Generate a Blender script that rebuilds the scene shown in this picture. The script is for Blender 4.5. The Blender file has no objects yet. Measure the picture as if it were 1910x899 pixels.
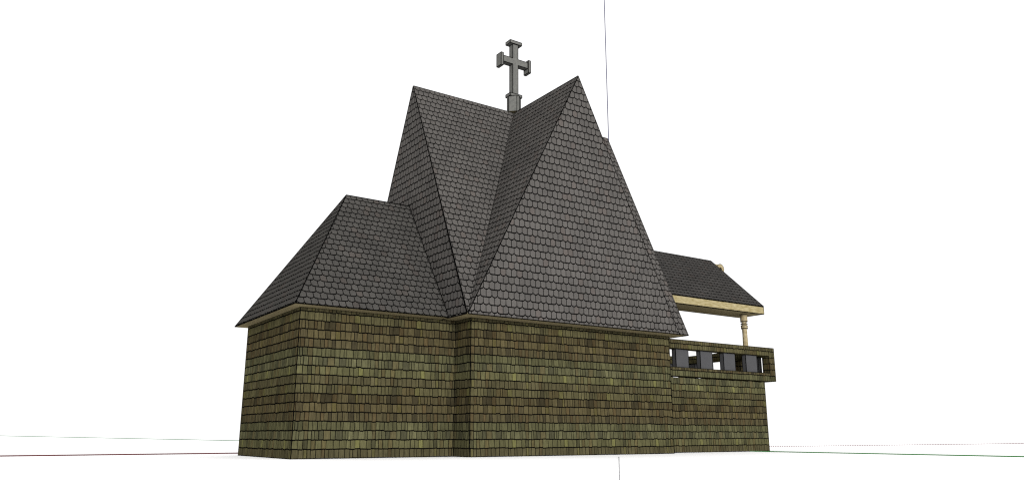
import bpy, math, random
from mathutils import Vector as V, Matrix
random.seed(7)
sc = bpy.context.scene
COL = sc.collection

# ---------------------------------------------------------------- materials
def new_mat(name):
    m = bpy.data.materials.new(name); m.use_nodes = True
    nt = m.node_tree; b = nt.nodes['Principled BSDF']
    b.inputs['Roughness'].default_value = 1.0
    b.inputs['Specular IOR Level'].default_value = 0.0
    return m, nt, b
def flat_mat(name, col):
    m, nt, b = new_mat(name); b.inputs['Base Color'].default_value = (*col, 1); return m
def noise_mat(name, c1, c2, scale=(30, 30, 30), detail=3, bump=0.15, tint=False, contrast=(0.35, 0.65), coord='Object', blotch=0.0):
    m, nt, b = new_mat(name); N = nt.nodes; L = nt.links
    tc = N.new('ShaderNodeTexCoord'); mp = N.new('ShaderNodeMapping')
    mp.inputs['Scale'].default_value = scale
    L.new(tc.outputs[coord], mp.inputs['Vector'])
    nz = N.new('ShaderNodeTexNoise'); nz.inputs['Scale'].default_value = 1; nz.inputs['Detail'].default_value = detail
    L.new(mp.outputs[0], nz.inputs['Vector'])
    rp = N.new('ShaderNodeValToRGB')
    rp.color_ramp.elements[0].position = contrast[0]; rp.color_ramp.elements[1].position = contrast[1]
    rp.color_ramp.elements[0].color = (*c1, 1); rp.color_ramp.elements[1].color = (*c2, 1)
    L.new(nz.outputs['Fac'], rp.inputs['Fac'])
    out = rp.outputs['Color']
    if blotch:
        n2 = N.new('ShaderNodeTexNoise'); n2.inputs['Scale'].default_value = blotch; n2.inputs['Detail'].default_value = 2
        L.new(tc.outputs['Object'], n2.inputs['Vector'])
        r2 = N.new('ShaderNodeValToRGB'); r2.color_ramp.elements[0].position = .35; r2.color_ramp.elements[1].position = .65
        r2.color_ramp.elements[0].color = (.9, .9, .9, 1); r2.color_ramp.elements[1].color = (1.07, 1.065, 1.06, 1)
        L.new(n2.outputs['Fac'], r2.inputs['Fac'])
        mx = N.new('ShaderNodeMix'); mx.data_type = 'RGBA'; mx.blend_type = 'MULTIPLY'; mx.inputs[0].default_value = 1
        L.new(out, mx.inputs[6]); L.new(r2.outputs['Color'], mx.inputs[7]); out = mx.outputs[2]
    if tint:
        at = N.new('ShaderNodeAttribute'); at.attribute_name = 'tint'
        mx = N.new('ShaderNodeMix'); mx.data_type = 'RGBA'; mx.blend_type = 'MULTIPLY'; mx.inputs[0].default_value = 1
        L.new(out, mx.inputs[6]); L.new(at.outputs['Color'], mx.inputs[7]); out = mx.outputs[2]
    L.new(out, b.inputs['Base Color'])
    if bump:
        bp = N.new('ShaderNodeBump'); bp.inputs['Strength'].default_value = bump; bp.inputs['Distance'].default_value = .01
        L.new(nz.outputs['Fac'], bp.inputs['Height']); L.new(bp.outputs[0], b.inputs['Normal'])
    return m
def s2l(c): return tuple(((x/255+.055)/1.055)**2.4 if x > 10 else x/255/12.92 for x in c)
def sc3(c, k): return tuple(x*k for x in c)

K = 0.36      # photo tone -> albedo on the brightest (front) walls
LINE = flat_mat('black_edging', (.0012, .0012, .0012))
SLATE = noise_mat('weathered_slate', (.82, .82, .82), (1.16, 1.16, 1.16), (38, 38, 38), 4, .2, True, blotch=1.7)
SHAKE = noise_mat('mossy_cedar_shake', (.70, .69, .67), (1.38, 1.36, 1.3), (60, 5, 60), 4, .2, True, (.3, .7), 'UV', blotch=1.1)
TIMBER = noise_mat('pale_timber', sc3(s2l((168, 153, 106)), K), sc3(s2l((206, 192, 152)), K), (5, 26, 26), 5, .2)
SOFFIT = noise_mat('soffit_board', sc3(s2l((172, 158, 120)), K), sc3(s2l((200, 186, 146)), K), (26, 26, 26), 4, .2)
STONE = noise_mat('grey_stone', sc3(s2l((120, 120, 117)), K), sc3(s2l((135, 135, 130)), K), (14, 14, 14), 4, .25)
POSTM = noise_mat('pale_turned_wood', sc3(s2l((165, 148, 112)), K), sc3(s2l((206, 190, 152)), K), (22, 22, 12), 5, .25)
GREY = noise_mat('grey_painted_board', sc3(s2l((93, 93, 95)), K), sc3(s2l((97, 97, 99)), K), (3, 3, 3), 2, 0)
DECK = noise_mat('deck_board', (.42, .37, .28), (.52, .46, .36), (3, 40, 10), 4, .2)  # unseen floor; pale tone set to bounce light onto the inner parapet
GROUND = noise_mat('white_ground', (.92, .92, .92), (.94, .94, .94), (.5, .5, .5), 2, 0)
RED = flat_mat('dark_red_line', s2l((66, 22, 24)))
GREEN = flat_mat('green_line', s2l((26, 96, 32)))
BLUE = flat_mat('navy_line', s2l((16, 16, 60)))
DOT_G = flat_mat('dim_green_dots', s2l((60, 90, 66)))
DOT_R = flat_mat('dim_red_dots', s2l((90, 60, 64)))
DOT_K = flat_mat('dark_dots', s2l((20, 20, 30)))

# ---------------------------------------------------------------- mesh builder
class MB:
    def __init__(s): s.v = []; s.f = []; s.m = []; s.t = []; s.uv = []
    def face(s, pts, mi=0, tint=(1, 1, 1), uv=None):
        i = len(s.v); s.v += [tuple(p) for p in pts]; s.f.append(tuple(range(i, i+len(pts))))
        s.m.append(mi); s.t.append(tint); s.uv.append(uv or [(0, 0)]*len(pts))
    def box(s, a, b, mi=0):
        x0, y0, z0 = a; x1, y1, z1 = b
        P = [V((x, y, z)) for z in (z0, z1) for y in (y0, y1) for x in (x0, x1)]
        for q in ((0, 2, 3, 1), (4, 5, 7, 6), (0, 1, 5, 4), (2, 6, 7, 3), (0, 4, 6, 2), (1, 3, 7, 5)):
            s.face([P[k] for k in q], mi)
    def bar(s, a, b, r=.012, mi=1, r2=None, n=6):
        a = V(a); b = V(b); d = (b-a).normalized(); r2 = r if r2 is None else r2
        up = V((0, 0, 1)) if abs(d.z) < .9 else V((1, 0, 0))
        u = d.cross(up).normalized(); w = d.cross(u)
        A = [a+(u*math.cos(t)+w*math.sin(t))*r for t in [2*math.pi*k/n for k in range(n)]]
        B = [b+(u*math.cos(t)+w*math.sin(t))*r2 for t in [2*math.pi*k/n for k in range(n)]]
        for k in range(n): s.face([A[k], A[(k+1) % n], B[(k+1) % n], B[k]], mi)
        s.face(A[::-1], mi); s.face(B, mi)
    def edges_of_box(s, a, b, r=.011, mi=1):
        x0, y0, z0 = a; x1, y1, z1 = b
        for y in (y0, y1):
            for z in (z0, z1): s.bar((x0, y, z), (x1, y, z), r, mi)
        for x in (x0, x1):
            for z in (z0, z1): s.bar((x, y0, z), (x, y1, z), r, mi)
            for y in (y0, y1): s.bar((x, y, z0), (x, y, z1), r, mi)
    def obox(s, a, b, r=.011): s.box(a, b, 0); s.edges_of_box(a, b, r, 1)
    def lathe(s, cx, cy, prof, n=28, mi=0):
        R = [[V((cx+r*math.cos(2*math.pi*k/n), cy+r*math.sin(2*math.pi*k/n), z)) for k in range(n)] for r, z in prof]
        for i in range(len(R)-1):
            for k in range(n): s.face([R[i][k], R[i][(k+1) % n], R[i+1][(k+1) % n], R[i+1][k]], mi)
        s.face(R[0][::-1], mi); s.face(R[-1], mi)
    def build(s, name, mats, parent=None):
        me = bpy.data.meshes.new(name); me.from_pydata(s.v, [], s.f)
        for m in mats: me.materials.append(m)
        me.polygons.foreach_set('material_index', s.m)
        ca = me.color_attributes.new('tint', 'FLOAT_COLOR', 'CORNER'); ul = me.uv_layers.new(name='uv')
        cs = []; us = []
        for f, t, u in zip(s.f, s.t, s.uv):
            for k in range(len(f)): cs += [*t, 1.0]; us += [*u[k]]
        ca.data.foreach_set('color', cs); ul.data.foreach_set('uv', us)
        me.update()
        o = bpy.data.objects.new(name, me); COL.objects.link(o)
        if parent: o.parent = parent
        return o

def clip(poly, reg):
    out = poly
    n = len(reg)
    for i in range(n):
        ax, ay = reg[i]; bx, by = reg[(i+1) % n]
        ex, ey = bx-ax, by-ay; inp = out; out = []
        if not inp: return []
        def side(p): return ex*(p[1]-ay)-ey*(p[0]-ax)
        for k in range(len(inp)):
            p = inp[k]; q = inp[(k+1) % len(inp)]; sp = side(p); sq = side(q)
            if sp >= 0: out.append(p)
            if (sp >= 0) != (sq >= 0):
                t = sp/(sp-sq); out.append((p[0]+(q[0]-p[0])*t, p[1]+(q[1]-p[1])*t))
    # drop slivers
    if len(out) < 3: return []
    a = 0
    for k in range(len(out)):
        p = out[k]; q = out[(k+1) % len(out)]; a += p[0]*q[1]-q[0]*p[1]
    return out if abs(a) > 2e-5 else []

class Plane:
    """flat convex patch: pts are 3-D corners; u runs level, v runs up the slope"""
    def __init__(s, pts, n_hint, uo=0.0, vo=None):
        s.pts = [V(p) for p in pts]
        n = (s.pts[1]-s.pts[0]).cross(s.pts[2]-s.pts[0]).normalized()
        if n.dot(V(n_hint)) < 0: n = -n
        s.n = n; s.u = V((0, 0, 1)).cross(n).normalized(); s.v = n.cross(s.u).normalized()
        s.o = s.pts[0].copy()
        reg = [((p-s.o).dot(s.u), (p-s.o).dot(s.v)) for p in s.pts]
        a = sum(reg[k][0]*reg[(k+1) % len(reg)][1]-reg[(k+1) % len(reg)][0]*reg[k][1] for k in range(len(reg)))
        s.reg = reg if a > 0 else reg[::-1]
    def P(s, q, d): return s.o+s.u*q[0]+s.v*q[1]+s.n*d

def lay(mb, pl, shape, off0, tilt, v0, tint, mi, uvoff, border=0):
    c = clip(shape, pl.reg)
    if not c: return
    pts = [pl.P(q, off0-tilt*(q[1]-v0)) for q in c]
    mb.face(pts, mi, tint, [(q[0]+uvoff, q[1]+uvoff*3.1) for q in c])

def backing(mb, pl, d=0.0, mi=1):
    pts = [pl.P(q, d) for q in pl.reg]; mb.face(pts, mi)

def arc(cx, cy, r, a0, a1, n=5): return [(cx+r*math.cos(math.radians(a0+(a1-a0)*k/n)), cy+r*math.sin(math.radians(a0+(a1-a0)*k/n))) for k in range(n+1)]
def tab(x, v, w, h, kind, g, drop):
    """scale tab: bottom corners rounded after its kind; g side gap, drop lowers the bottom"""
    x0 = x+g; x1 = x+w-g; b = v-drop
    r = {'A': (.075, .004), 'B': (.004, .075), 'C': ((x1-x0)/2-.001,)*2}[kind]
    ry = .72
    def cor(cx, r, a0, a1): return [(cx+r*math.cos(math.radians(a0+(a1-a0)*k/5)), b+r*ry+r*ry*math.sin(math.radians(a0+(a1-a0)*k/5))) for k in range(6)]
    return cor(x0+r[0], r[0], 180, 270)+cor(x1-r[1], r[1], 270, 360)+[(x1, v+h), (x0, v+h)]
TW, RH = .1697, .196
def scales(mb, pl, base, ph=0.0, vph=0.0, var=.07):
    us = [q[0] for q in pl.reg]; vs = [q[1] for q in pl.reg]
    backing(mb, pl)
    r0 = int(math.floor((min(vs)-vph)/RH))-1; r1 = int(math.ceil((max(vs)-vph)/RH))+1
    L = .285
    for r in range(r0, r1):
        v = vph+r*RH; sh = ph+(r % 2)*1.5*TW
        c0 = int(math.floor((min(us)-sh)/TW))-3; c1 = int(math.ceil((max(us)-sh)/TW))+3
        for c in range(c0, c1):
            k = 'CAB'[c % 3]; x = sh+c*TW
            if x > max(us) or x+TW < min(us): continue
            j = 1+random.uniform(-var, var); t = [b*j for b in base]
            if random.random() < .07: t = [t[0]*1.05, t[1]*.99, t[2]*.97]
            dj = random.uniform(-.002, .002)
            lay(mb, pl, tab(x, v+dj, TW, L, k, .0006, .021), .0125, .035, v, (1, 1, 1), 1, 0)
            lay(mb, pl, tab(x, v+dj, TW, L, k, .0098, -.009), .0145, .035, v, t, 0, random.random()*9)

ROWS = [((84, 80, 59), .08), ((98, 98, 69), .09), ((94, 95, 71), .05), ((86, 87, 63), .12),
        ((78, 72, 53), .06), ((87, 79, 56), .08), ((77, 70, 50), .07), ((86, 83, 59), .08)]
SH = .2075; TILE = 8*SH
rr = random.Random(3)
PATTERN = []
for (c, var) in ROWS:
    c = tuple(x*.70+m_*.30 for x, m_ in zip(c, (92, 87, 64)))
    xs = [0]
    while xs[-1] < TILE-.19: xs.append(xs[-1]+rr.choice([.07, .085, .1, .115, .125, .145, .17]))
    xs.append(TILE)
    row = []
    for a, b in zip(xs, xs[1:]):
        j = rr.gauss(1, var*.75); q = rr.random(); cc = list(c)
        if q < .09: cc = [cc[0]*.82, cc[1]*.82, cc[2]*.85]
        elif q < .15: cc = [cc[0]*1.12, cc[1]*1.13, cc[2]*1.03]
        elif q < .30: cc = [cc[0]*1.0, cc[1]*.95, cc[2]*.93]
        cc = s2l([max(20, x*j) for x in cc])
        row.append((a, b, cc))
    PATTERN.append(row)
KW = 0.435
def shakes(mb, pl, u_shift=0.0, z0=0.0, drop=True):
    """straight-butted wooden shakes in level courses; course lines run round the building at one height"""
    us = [q[0] for q in pl.reg]; vs = [q[1] for q in pl.reg]
    backing(mb, pl)
    vbase = (pl.o.z-z0)          # height of plane origin (walls are vertical)
    lo = min(vs)+vbase; hi = max(vs)+vbase
    for r in range(int(math.floor(lo/SH))-1, int(math.ceil(hi/SH))+1):
        v = r*SH-vbase; row = PATTERN[r % 8]
        for tno in range(int(math.floor((min(us)-u_shift)/TILE))-1, int(math.ceil((max(us)-u_shift)/TILE))+1):
            for (a, b, c) in row:
                x0 = u_shift+tno*TILE+a; x1 = u_shift+tno*TILE+b
                if x1 < min(us) or x0 > max(us): continue
                j = KW*random.uniform(.92, 1.08); t = [k*j for k in c]; s1, s2 = random.uniform(-.006, .006), random.uniform(-.006, .006)
                sk = random.uniform(-.003, .003); dz = random.uniform(-.008, .008)
                L = .27; g = .0075
                lay(mb, pl, [(x0+.001, v-.016+dz+s1), (x1-.001, v-.016+dz+s2), (x1-.001, v+L), (x0+.001, v+L)], .0145, .045, v, (1, 1, 1), 1, 0)
                lay(mb, pl, [(x0+g+sk, v+.011+dz+s1), (x1-g+sk, v+.011+dz+s2), (x1-g, v+L), (x0+g, v+L)], .017, .045, v, t, 0, random.random()*9)

def shake_box(mb, a, b, shift=0.0, faces='xXyYzZ', r=.011):
    x0, y0, z0 = a; x1, y1, z1 = b
    mb.box(a, b, 1)
    if 'y' in faces: shakes(mb, Plane([(x0, y0, z0), (x1, y0, z0), (x1, y0, z1), (x0, y0, z1)], (0, -1, 0)), shift)
    if 'Y' in faces: shakes(mb, Plane([(x0, y1, z0), (x1, y1, z0), (x1, y1, z1), (x0, y1, z1)], (0, 1, 0)), shift)
    if 'x' in faces: shakes(mb, Plane([(x0, y0, z0), (x0, y1, z0), (x0, y1, z1), (x0, y0, z1)], (-1, 0, 0)), shift)
    if 'X' in faces: shakes(mb, Plane([(x1, y0, z0), (x1, y1, z0), (x1, y1, z1), (x1, y0, z1)], (1, 0, 0)), shift)
    cc = sc3(s2l((92, 88, 62)), KW)
    if 'Z' in faces: mb.face([(x0, y0, z1+.003), (x1, y0, z1+.003), (x1, y1, z1+.003), (x0, y1, z1+.003)], 0, cc, [(x0, y0), (x1, y0), (x1, y1), (x0, y1)])
    if 'z' in faces: mb.face([(x0, y0, z0-.003), (x0, y1, z0-.003), (x1, y1, z0-.003), (x1, y0, z0-.003)], 0, cc, [(x0, y0), (x0, y1), (x1, y1), (x1, y0)])
    mb.edges_of_box((x0-.006, y0-.006, z0), (x1+.006, y1+.006, z1), r, 1)

def tag(o, label=None, cat=None, group=None, kind=None):
    if label: o['label'] = label
    if cat: o['category'] = cat
    if group: o['group'] = group
    if kind: o['kind'] = kind
    return o

# ---------------------------------------------------------------- the chapel
chapel = bpy.data.objects.new('chapel', None); COL.objects.link(chapel); chapel.empty_display_size = .5
tag(chapel, 'shingled chapel with steep crossed gables, hipped end, raised porch and stone cross', 'chapel')

H = 3.4
YC = 2.04                       # centre line
XA, XB = 4.156, 11.108          # tall block walls
YF, YB = -.77, 4.85
EL, ER, EF, EB = 3.73, 11.42, -1.28, 5.36   # tall roof edges
FGL, FGR = 3.745, 11.04         # front gable
XR, ZR = 7.395, 10.69           # crossing
NW = 4.087                      # nave width
NX, NY0, NY1, ZN = -.27, -.40, 4.47, 6.92
AX = 1.785

# walls
w = MB()
shakes(w, Plane([(0, 0, 0), (XA, 0, 0), (XA, 0, H), (0, 0, H)], (0, -1, 0)), .35)
shakes(w, Plane([(0, 0, 0), (0, NW, 0), (0, NW, H), (0, 0, H)], (-1, 0, 0)), 0)
shakes(w, Plane([(0, NW, 0), (XA, NW, 0), (XA, NW, H), (0, NW, H)], (0, 1, 0)), 0)
for x, y in ((0, 0), (0, NW)): w.bar((x-.005, y-.005 if y == 0 else y+.005, 0), (x-.005, y-.005 if y == 0 else y+.005, H), .012)
w.bar((-.01, -.01, .006), (XA, -.01, .006), .012); w.bar((-.01, -.01, .006), (-.01, NW, .006), .012)
tag(w.build('nave_wall', [SHAKE, LINE], chapel), 'low shingled wall under the hipped roof')
w = MB()
shakes(w, Plane([(XA, YF, 0), (XB, YF, 0), (XB, YF, H), (XA, YF, H)], (0, -1, 0)), .1)
shakes(w, Plane([(XA, YF, 0), (XA, YB, 0), (XA, YB, H), (XA, YF, H)], (-1, 0, 0)), .5)
shakes(w, Plane([(XB, YF, 0), (XB, YB, 0), (XB, YB, H), (XB, YF, H)], (1, 0, 0)), 0)
shakes(w, Plane([(XA, YB, 0), (XB, YB, 0), (XB, YB, H), (XA, YB, H)], (0, 1, 0)), 0)
for x, y in ((XA-.005, YF-.005), (XB+.005, YF-.005), (XA-.005, YB+.005), (XB+.005, YB+.005)): w.bar((x, y, 0), (x, y, H), .012)
w.bar((XA-.012, -.014, 0), (XA-.012, -.014, H), .012)
w.bar((XA-.01, YF-.01, .006), (XB, YF-.01, .006), .012)
tag(w.build('transept_wall', [SHAKE, LINE], chapel), 'broad shingled wall beneath the tallest gable')
w = MB()
PX, PT = 16.38, 2.27
shakes(w, Plane([(XB, 0, 0), (PX, 0, 0), (PX, 0, PT), (XB, 0, PT)], (0, -1, 0)), .8)
shakes(w, Plane([(PX, 0, 0), (PX, NW, 0), (PX, NW, PT), (PX, 0, PT)], (1, 0, 0)), 0)
shakes(w, Plane([(XB, NW, 0), (PX, NW, 0), (PX, NW, PT), (XB, NW, PT)], (0, 1, 0)), 0)
for y in (-.005, NW+.005): w.bar((PX+.005, y, 0), (PX+.005, y, PT), .012)
w.bar((XB, -.01, .006), (PX, -.01, .006), .012)
tag(w.build('porch_wall', [SHAKE, LINE], chapel), 'lower shingled wall carrying the raised porch')
d = MB(); d.box((XB+.02, .02, PT-.1), (PX-.02, NW-.02, PT-.002)); d.build('porch_floor', [DECK, LINE], chapel)

# soffits (flat boards from wall head to roof edge)
s = MB()
def ring(x0, x1, y0, y1, z0, z1, a0, a1, b0, b1):
    """flat ring between outer rectangle x0..x1,y0..y1 and the wall rectangle a0..a1,b0..b1"""
    s.box((x0, y0, z0), (x1, b0, z1)); s.box((x0, b1, z0), (x1, y1, z1))
    s.box((x0, b0, z0), (a0, b1, z1)); s.box((a1, b0, z0), (x1, b1, z1))
s.box((NX+.015, NY0+.015, H), (EL-.0, .02, H+.035)); s.box((NX+.015, .02, H), (.02, NW-.02, H+.035)); s.box((NX+.015, NW-.02, H), (EL, NY1-.015, H+.035))
s.build('nave_soffit', [SOFFIT, LINE], chapel)
s = MB()
s.box((EL+.015, EF+.015, H+.003), (FGR, YF+.02, H+.033)); s.box((FGR, EF+.015, H+.003), (ER-.015, YF+.02, H+.033))
s.box((EL+.015, YF+.02, H+.003), (XA+.02, YB-.02, H+.033)); s.box((XB-.02, YF+.02, H+.003), (ER-.015, YB-.02, H+.033))
s.box((EL+.015, YB-.02, H+.003), (ER-.015, EB-.015, H+.033))
s.build('transept_soffit', [SOFFIT, LINE], chapel)

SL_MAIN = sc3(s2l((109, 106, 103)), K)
SL_NAVE_SHADED = sc3(s2l((94, 92, 89)), K)  # slate tone lowered: shade of the less steep slopes put into the colour
SL_PORCH_SHADED = sc3(s2l((89, 87, 85)), K)  # darkest slate tone, with the flattest slope's shade painted in

# nave hipped roof
r = MB()
A = (NX, NY0, H); B = (NX, NY1, H); AP = (AX, YC, ZN)
pf = Plane([A, (EL, NY0, H), (EL, YC, ZN), AP], (0, -1, 1))
scales(r, pf, SL_NAVE_SHADED, .05, .02)
scales(r, Plane([(EL, NY1, H), B, AP, (EL, YC, ZN)], (0, 1, 1)), SL_NAVE_SHADED)
scales(r, Plane([B, A, AP], (-1, 0, 1)), SL_NAVE_SHADED, .03, .05)
for a, b in ((A, AP), (B, AP), (AP, (EL, YC, ZN)), (A, (EL, NY0, H)), (A, B), ((EL-.01, NY0, H), (EL-.01, YC, ZN)), (B, (EL, NY1, H))):
    up = V((-.004, -.014, .012)); r.bar(V(a)+up, V(b)+up, .0135)
tag(r.build('nave_roof', [SLATE, LINE], chapel), 'lower hipped roof of scale slates with shade put into their colour')

# tall crossing roof : slopes
r = MB()
C0 = (XR, YC, ZR); PLf = (EL, YC, ZR); PRt = (ER, YC, ZR); PFr = (XR, EF, ZR); PBk = (XR, EB, ZR)
cFL = (FGL, EF, H); cFR = (FGR, EF, H); cBL = (FGL, EB, H); cBR = (FGR, EB, H)
scales(r, Plane([cFL, C0, PLf], (0, -1, .4)), SL_MAIN, .02, .03)
scales(r, Plane([cFR, (ER, EF, H), PRt, C0], (0, -1, .4)), SL_MAIN)
scales(r, Plane([cBL, C0, PLf], (0, 1, .4)), SL_MAIN)
scales(r, Plane([cBR, (ER, EB, H), PRt, C0], (0, 1, .4)), SL_MAIN)
scales(r, Plane([cFL, PFr, C0], (-1, 0, .4)), SL_MAIN, .08, .1)
scales(r, Plane([cBL, PBk, C0], (-1, 0, .4)), SL_MAIN)
scales(r, Plane([cFR, PFr, C0], (1, 0, .4)), SL_MAIN)
scales(r, Plane([cBR, PBk, C0], (1, 0, .4)), SL_MAIN)
for a, b in ((C0, PLf), (C0, PRt), (C0, PFr), (C0, PBk)):
    up = V((0, 0, .012)); r.bar(V(a)+up, V(b)+up, .0135)
for a, b in ((C0, cFL), (C0, cFR)):
    up = V((0, -.036, .012)); r.bar(V(a)+up, V(b)+up, .010)
r.bar((FGR, EF-.01, H), (ER, EF-.01, H), .01); r.bar((ER+.01, EF, H), (ER+.01, EB, H), .01)
tag(r.build('crossing_roof', [SLATE, LINE], chapel), 'tall steep crossed roof slopes')
def gable(pts, nh, ph, vph, lab):
    g = MB(); scales(g, Plane(pts, nh), SL_MAIN, ph, vph)
    n = V(nh)*.016
    g.bar(V(pts[0])+n, V(pts[1])+n, .0135)
    for a, b in ((pts[0], pts[2]), (pts[1], pts[2])): g.bar(V(a)+n*.8, V(b)+n*.8, .0095)
    tag(g.build('gable', [SLATE, LINE], chapel), lab)
gable([cFL, cFR, PFr], (0, -1, 0), 6.05-FGL-.085, (6.027-H) % RH, 'largest slate-hung gable facing the viewer')
gable([(EL, EF, H), (EL, EB, H), PLf], (-1, 0, 0), .03, .04, 'slate-hung gable above the hipped roof')
gable([(ER, EF, H), (ER, EB, H), PRt], (1, 0, 0), .03, .04, 'slate-hung gable above the porch roof')
gable([cBL, cBR, PBk], (0, 1, 0), .03, .04, 'slate-hung gable at the back')

# porch roof
r = MB()
GY0, GY1, ZE, ZP, GX = -.2, 4.28, 4.85, 6.88, 16.40
pa = Plane([(ER, GY0, ZE), (GX, GY0, ZE), (GX, YC, ZP), (ER, YC, ZP)], (0, -1, 1)); scales(r, pa, SL_PORCH_SHADED)
pb = Plane([(ER, GY1, ZE), (GX, GY1, ZE), (GX, YC, ZP), (ER, YC, ZP)], (0, 1, 1)); scales(r, pb, SL_PORCH_SHADED)
for a, b in (((ER, GY0, ZE), (GX, GY0, ZE)), ((GX, GY0, ZE), (GX, YC, ZP)), ((GX, GY1, ZE), (GX, YC, ZP)), ((ER, YC, ZP), (GX, YC, ZP))):
    up = V((0, 0, .012)); r.bar(V(a)+up, V(b)+up, .0135)
pr = r.build('porch_roof', [SLATE, LINE], chapel); tag(pr, 'small low gabled roof over the porch')
u = MB()
for pl, sg in ((pa, -1), (pb, 1)):
    th = .07
    top = [q-pl.n*.004 for q in pl.pts]; bot = [q-pl.n*th for q in pl.pts]
    u.face(bot); u.face(top)
    for k in range(4): u.face([top[k], top[(k+1) % 4], bot[(k+1) % 4], bot[k]])
u.build('roof_underside', [SOFFIT, LINE], pr)
fb = MB(); fb.obox((ER-.3, GY0+.005, 4.59), (GX, GY0+.06, ZE-.012)); fb.build('fascia_board', [TIMBER, LINE], chapel)
fb = MB(); fb.obox((ER-.3, GY0+.062, 4.592), (GX-.004, .86, 4.64)); fb.build('porch_soffit', [SOFFIT, LINE], chapel)
fb = MB(); fb.obox((ER-.3, GY1-.06, 4.59), (GX, GY1-.005, ZE-.012)); fb.build('fascia_board', [TIMBER, LINE], chapel)

# scroll finial on the porch ridge end
f = MB(); n = 32; cx, cz, ro, ri, y0, y1 = 16.84, 6.62, .19, .055, YC-.07, YC+.07
def rp(a, rad, y): return V((cx+rad*math.cos(a), y, cz+rad*math.sin(a)))
for k in range(n):
    a = 2*math.pi*k/n; b = 2*math.pi*(k+1)/n
    f.face([rp(a, ri, y0), rp(b, ri, y0), rp(b, ro, y0), rp(a, ro, y0)]); f.face([rp(a, ro, y1), rp(b, ro, y1), rp(b, ri, y1), rp(a, ri, y1)])
    f.face([rp(a, ro, y0), rp(b, ro, y0), rp(b, ro, y1), rp(a, ro, y1)]); f.face([rp(b, ri, y0), rp(a, ri, y0), rp(a, ri, y1), rp(b, ri, y1)])
    f.bar(rp(a, ro, y0), rp(b, ro, y0), .008); f.bar(rp(a, ro, y1), rp(b, ro, y1), .008); f.bar(rp(a, ri, y0), rp(b, ri, y0), .008)
f.box((GX-.4, y0+.005, 6.56), (cx-.16, y1-.005, 6.78))
tag(f.build('ridge_finial', [POSTM, LINE], chapel), 'round pale scroll at the end of the porch ridge')

# turned porch posts
def porch_post(x, y):
    m = MB(); T = 4.59
    m.lathe(x, y, [(.115, 2.27), (.115, 2.5), (.085, 2.52), (.085, 2.58), (.11, 2.6), (.11, 2.68), (.088, 2.7), (.094, 3.3), (.082, 3.9), (.086, 4.08),
                   (.112, 4.10), (.116, 4.14), (.112, 4.18), (.09, 4.195), (.09, 4.24), (.112, 4.25), (.112, 4.265), (.086, 4.27), (.084, 4.33), (.122, 4.335), (.122, T)])
    for rad, z in ((.118, 4.10), (.118, 4.19), (.118, 4.258), (.124, 4.34), (.124, T-.005)):
        m.lathe(x, y, [(rad, z-.011), (rad+.006, z), (rad, z+.011)], mi=1)
    return m.build('porch_post', [POSTM, LINE], chapel)
porch_post(15.87, .26); porch_post(15.60, 3.92)

# parapet with openings
B0, B1, T0, T1 = 2.31, 2.575, 3.165, 3.44
OX, OW = 16.60, 16.87
p = MB()
shake_box(p, (XB+.03, -.1, B0), (OX, .17, B1), .2, 'yYzZ'); shake_box(p, (XB+.03, -.1, T0), (OX, .17, T1), .5, 'yYzZ')
shake_box(p, (OX, -.1, B0), (OW, .17, T1), .35)
tag(p.build('parapet', [SHAKE, LINE], chapel), 'shingled front parapet with a long opening')
front_par = chapel.children[-1]
q = MB()
for (a, b) in ((B0, B1), (T0, T1)):
    shake_box(q, (OX, .172, a), (OW, 3.908, b), .3, 'xXzZ')
shake_box(q, (OX+.004, 1.15, B1), (OW-.004, 1.42, T0), .2); shake_box(q, (OX+.004, 2.66, B1), (OW-.004, 2.93, T0), .4)
side_par = tag(q.build('parapet', [SHAKE, LINE], chapel), 'shingled parapet along the porch end')
q = MB()
shake_box(q, (XB+.03, 3.91, B0), (OX, 4.18, B1), .2, 'yYzZ'); shake_box(q, (XB+.03, 3.91, T0), (OX, 4.18, T1), .5, 'yYzZ')
shake_box(q, (OX, 3.91, B0), (OW, 4.18, T1), .35)
back_par = tag(q.build('parapet', [SHAKE, LINE], chapel), 'shingled parapet at the back of the porch')
def find(name): return [o for o in COL.objects if o.name.split('.')[0] == name]
def panel(a, b, par):
    m = MB(); m.obox(a, b, .010); return m.build('grey_panel', [GREY, LINE], par)
P1 = find('parapet')[0]
for x0 in (12.17, 13.28, 14.39, 15.50):
    panel((x0, -.01, B1+.004), (x0+.56, .15, T0-.004), P1)
    panel((x0, 3.95, B1+.004), (x0+.56, 4.11, T0-.004), back_par)
for y0 in (.40, 1.55, 3.36):
    panel((OX+.06, y0, B1+.004), (OX+.21, y0+.56 if y0 < 3 else y0+.5, T0-.004), side_par)

# stone cross on the crossing
cr = MB(); dA, hB = .236, .045
zb, zt = 10.70, 11.232
pts = []
for cx_, cy_ in ((1, 0), (0, 1), (-1, 0), (0, -1)):
    tx, ty = -cy_, cx_
    pts += [(XR+cx_*dA-tx*hB, YC+cy_*dA-ty*hB), (XR+cx_*dA+tx*hB, YC+cy_*dA+ty*hB)]
for k in range(8):
    a = pts[k]; b = pts[(k+1) % 8]
    cr.face([(a[0], a[1], zb), (b[0], b[1], zb), (b[0], b[1], zt), (a[0], a[1], zt)])
    cr.bar((a[0], a[1], zb), (a[0], a[1], zt), .011)
    cr.bar((a[0], a[1], zt), (b[0], b[1], zt), .011)
cr.face([(q[0], q[1], zt) for q in pts]); cr.face([(q[0], q[1], zb) for q in pts][::-1], 2)
ped = cr
cross = MB(); c = XR-.003
hw, hd = .105, .095; fd = .135
post_ = (c-hw, YC-hd, 11.33), (c+hw, YC+hd, 13.112)
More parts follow.
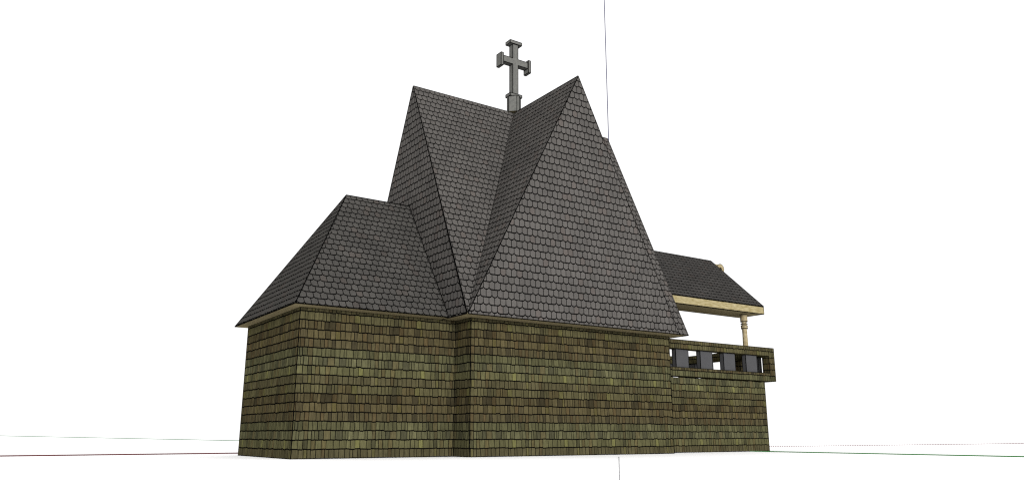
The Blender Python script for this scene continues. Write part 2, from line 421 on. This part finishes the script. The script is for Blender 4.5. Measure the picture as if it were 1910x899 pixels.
# shaft and arms drawn as one outline so that no inner seams show
def prism(mb, outline, y0, y1):
    A = [V((x, y0, z)) for x, z in outline]; B = [V((x, y1, z)) for x, z in outline]; n = len(A)
    for k in range(n):
        mb.face([A[k], B[k], B[(k+1) % n], A[(k+1) % n]]); mb.bar(A[k], A[(k+1) % n], .011); mb.bar(B[k], B[(k+1) % n], .011); mb.bar(A[k], B[k], .011)
za, zb2 = 12.385, 12.595
L_, R_ = c-.50, c+.50
out = [(c-hw, 11.33), (c+hw, 11.33), (c+hw, za), (R_, za), (R_, zb2), (c+hw, zb2), (c+hw, 13.112), (c-hw, 13.112), (c-hw, zb2), (L_, zb2), (L_, za), (c-hw, za)]
prism(cross, out, YC-hd, YC+hd)
for (x0, x1, z0, z1) in ((c-hw, c+hw, 11.33, 13.112), (L_, c-hw, za, zb2), (c+hw, R_, za, zb2)):
    for y in (YC-hd, YC+hd): cross.face([(x0, y, z0), (x1, y, z0), (x1, y, z1), (x0, y, z1)])
co = tag(cross.build('roof_cross', [STONE, LINE], chapel), 'grey stone cross with flared ends at the roof crossing')
ped.build('pedestal', [STONE, LINE, SOFFIT], co)
for a, b in (((c-.232, YC-fd, 13.113), (c+.232, YC+fd, 13.215)), ((c-.232, YC-fd, 11.233), (c+.232, YC+fd, 11.329)),
             ((c-.59, YC-fd, 12.225), (c-.501, YC+fd, 12.665)), ((c+.501, YC-fd, 12.225), (c+.59, YC+fd, 12.665))):
    m = MB(); m.obox(a, b, .011); m.build('cross_cap', [STONE, LINE], co)

# ---------------------------------------------------------------- ground and guide lines
g = MB(); g.face([(-4000, -4000, -.004), (4000, -4000, -.004), (4000, 4000, -.004), (-4000, 4000, -.004)])
tag(g.build('ground', [GROUND]), kind='structure')
OXX, OYY = 15.3756, 6.4253
def line(name, a, b, r, mat, lab, r2=None):
    m = MB(); m.bar(a, b, r, 0, r2); tag(m.build(name, [mat]), lab, 'guide line')
line('guide_line', (OXX, OYY, .01), (-40, OYY, .01), .019, RED, 'solid dark red line running along the ground left from behind the chapel')
line('guide_line', (OXX, OYY-.02, .008), (OXX, -14, .008), .017, GREEN, 'solid green line running along the ground right of the porch')
line('guide_line', (OXX, OYY, .02), (OXX, OYY, 30), .016, BLUE, 'solid thin navy line rising upright into the sky behind the roof')
def strand(m, pts_r):
    """one connected square strand through (point, radius) rings"""
    rings = []
    for k, (q, r) in enumerate(pts_r):
        d = (pts_r[min(k+1, len(pts_r)-1)][0]-pts_r[max(k-1, 0)][0]).normalized()
        u = d.cross(V((0, 0, 1))).normalized(); w_ = V((0, 0, 1))
        rings.append([q+u*r+w_*r, q-u*r+w_*r, q-u*r-w_*r, q+u*r-w_*r])
    i = len(m.v)
    for R_ in rings: m.v += [tuple(p) for p in R_]
    for k in range(len(rings)-1):
        for j in range(4):
            m.f.append((i+4*k+j, i+4*k+(j+1) % 4, i+4*k+4+(j+1) % 4, i+4*k+4+j)); m.m.append(0); m.t.append((1, 1, 1)); m.uv.append([(0, 0)]*4)
    for q in ((i+3, i+2, i+1, i), tuple(i+4*(len(rings)-1)+j for j in range(4))): m.f.append(q); m.m.append(0); m.t.append((1, 1, 1)); m.uv.append([(0, 0)]*4)
def dots(a, d, length, r0, s0, grow, mat, lab):
    m = MB(); a = V(a); d = V(d); t = 0.0; ch = []
    while t < length:
        k = 1+grow*t; e = s0*k*.3; r = r0*k
        ch += [(a+d*t, r*.05), (a+d*(t+e*.02), r), (a+d*(t+e), r), (a+d*(t+e*1.02), r*.05)]; t += s0*k
    strand(m, ch)
    tag(m.build('dotted_guide_line', [mat]), lab, 'dotted guide line')
dots((OXX, OYY+.2, .012), (0, 1, 0), 900, .013, .10, .04, DOT_G, 'dotted faint green line on the far ground left of the chapel')
dots((OXX+.2, OYY, .012), (1, 0, 0), 60, .012, .10, .03, DOT_R, 'dotted faint red line on the ground right of the chapel')

# ---------------------------------------------------------------- camera
f_, pi_, ya_ = 1464.72, .2420, .5982
cp = (-6.1115, -17.6671, .5150)
fw = V((math.sin(ya_)*math.cos(pi_), math.cos(ya_)*math.cos(pi_), math.sin(pi_)))
rt = V((math.cos(ya_), -math.sin(ya_), 0)); upv = rt.cross(fw)
M = Matrix(((rt.x, upv.x, -fw.x, cp[0]), (rt.y, upv.y, -fw.y, cp[1]), (rt.z, upv.z, -fw.z, cp[2]), (0, 0, 0, 1)))
cd = bpy.data.cameras.new('camera'); cam = bpy.data.objects.new('camera', cd); COL.objects.link(cam)
cam.matrix_world = M; cd.sensor_width = 36; cd.lens = f_/1910*36; cd.clip_start = .05; cd.clip_end = 10000
sc.camera = cam
# downward half of the upright axis, laid on the ground to line up from this camera
gp0 = V((9.9, -.82, 0)); 
def on_ground(px, py):
    dr = fw+rt*((px-955)/f_)-upv*((py-449.5)/f_); t = -cp[2]/dr.z; return V(cp)+dr*t
a = on_ground(1154.5, 852); b = on_ground(1155.6, 896)
dd = (b-a).normalized()
m = MB(); L = (b-a).length; t = 0.0; ch = []
while t < L:
    q = a+dd*t; q.z = .006; k = (q-V(cp)).length/12; e = .05*k*k; r = .0042*k
    ch += [(q, r*.05), (q+dd*e*.02, r), (q+dd*e, r), (q+dd*e*1.02, r*.05)]; t += .26*k*k
strand(m, ch)
tag(m.build('dotted_guide_line', [DOT_K]), 'dotted black downward axis line laid on the ground in front of the chapel wall', 'dotted guide line')

# ---------------------------------------------------------------- light
wd = bpy.data.worlds.new('World'); sc.world = wd; wd.use_nodes = True
bg = wd.node_tree.nodes['Background']; bg.inputs[0].default_value = (1, 1, 1, 1); bg.inputs[1].default_value = .375
sl = bpy.data.lights.new('sun', 'SUN'); sl.energy = 2.9; sl.angle = math.radians(25); sl.color = (1, .992, .98)
so = bpy.data.objects.new('sun', sl); COL.objects.link(so)
Ld = V((.37, .93, -.06)).normalized()      # travel direction
so.rotation_euler = Ld.to_track_quat('-Z', 'Y').to_euler()
vs = sc.view_settings; vs.view_transform = 'Standard'; vs.look = 'None'; vs.exposure = 1.6; vs.gamma = 1
sc.cycles.use_denoising = False
sc.cycles.max_bounces = 4; sc.cycles.pixel_filter_type = 'BLACKMAN_HARRIS'; sc.cycles.filter_width = 1.2
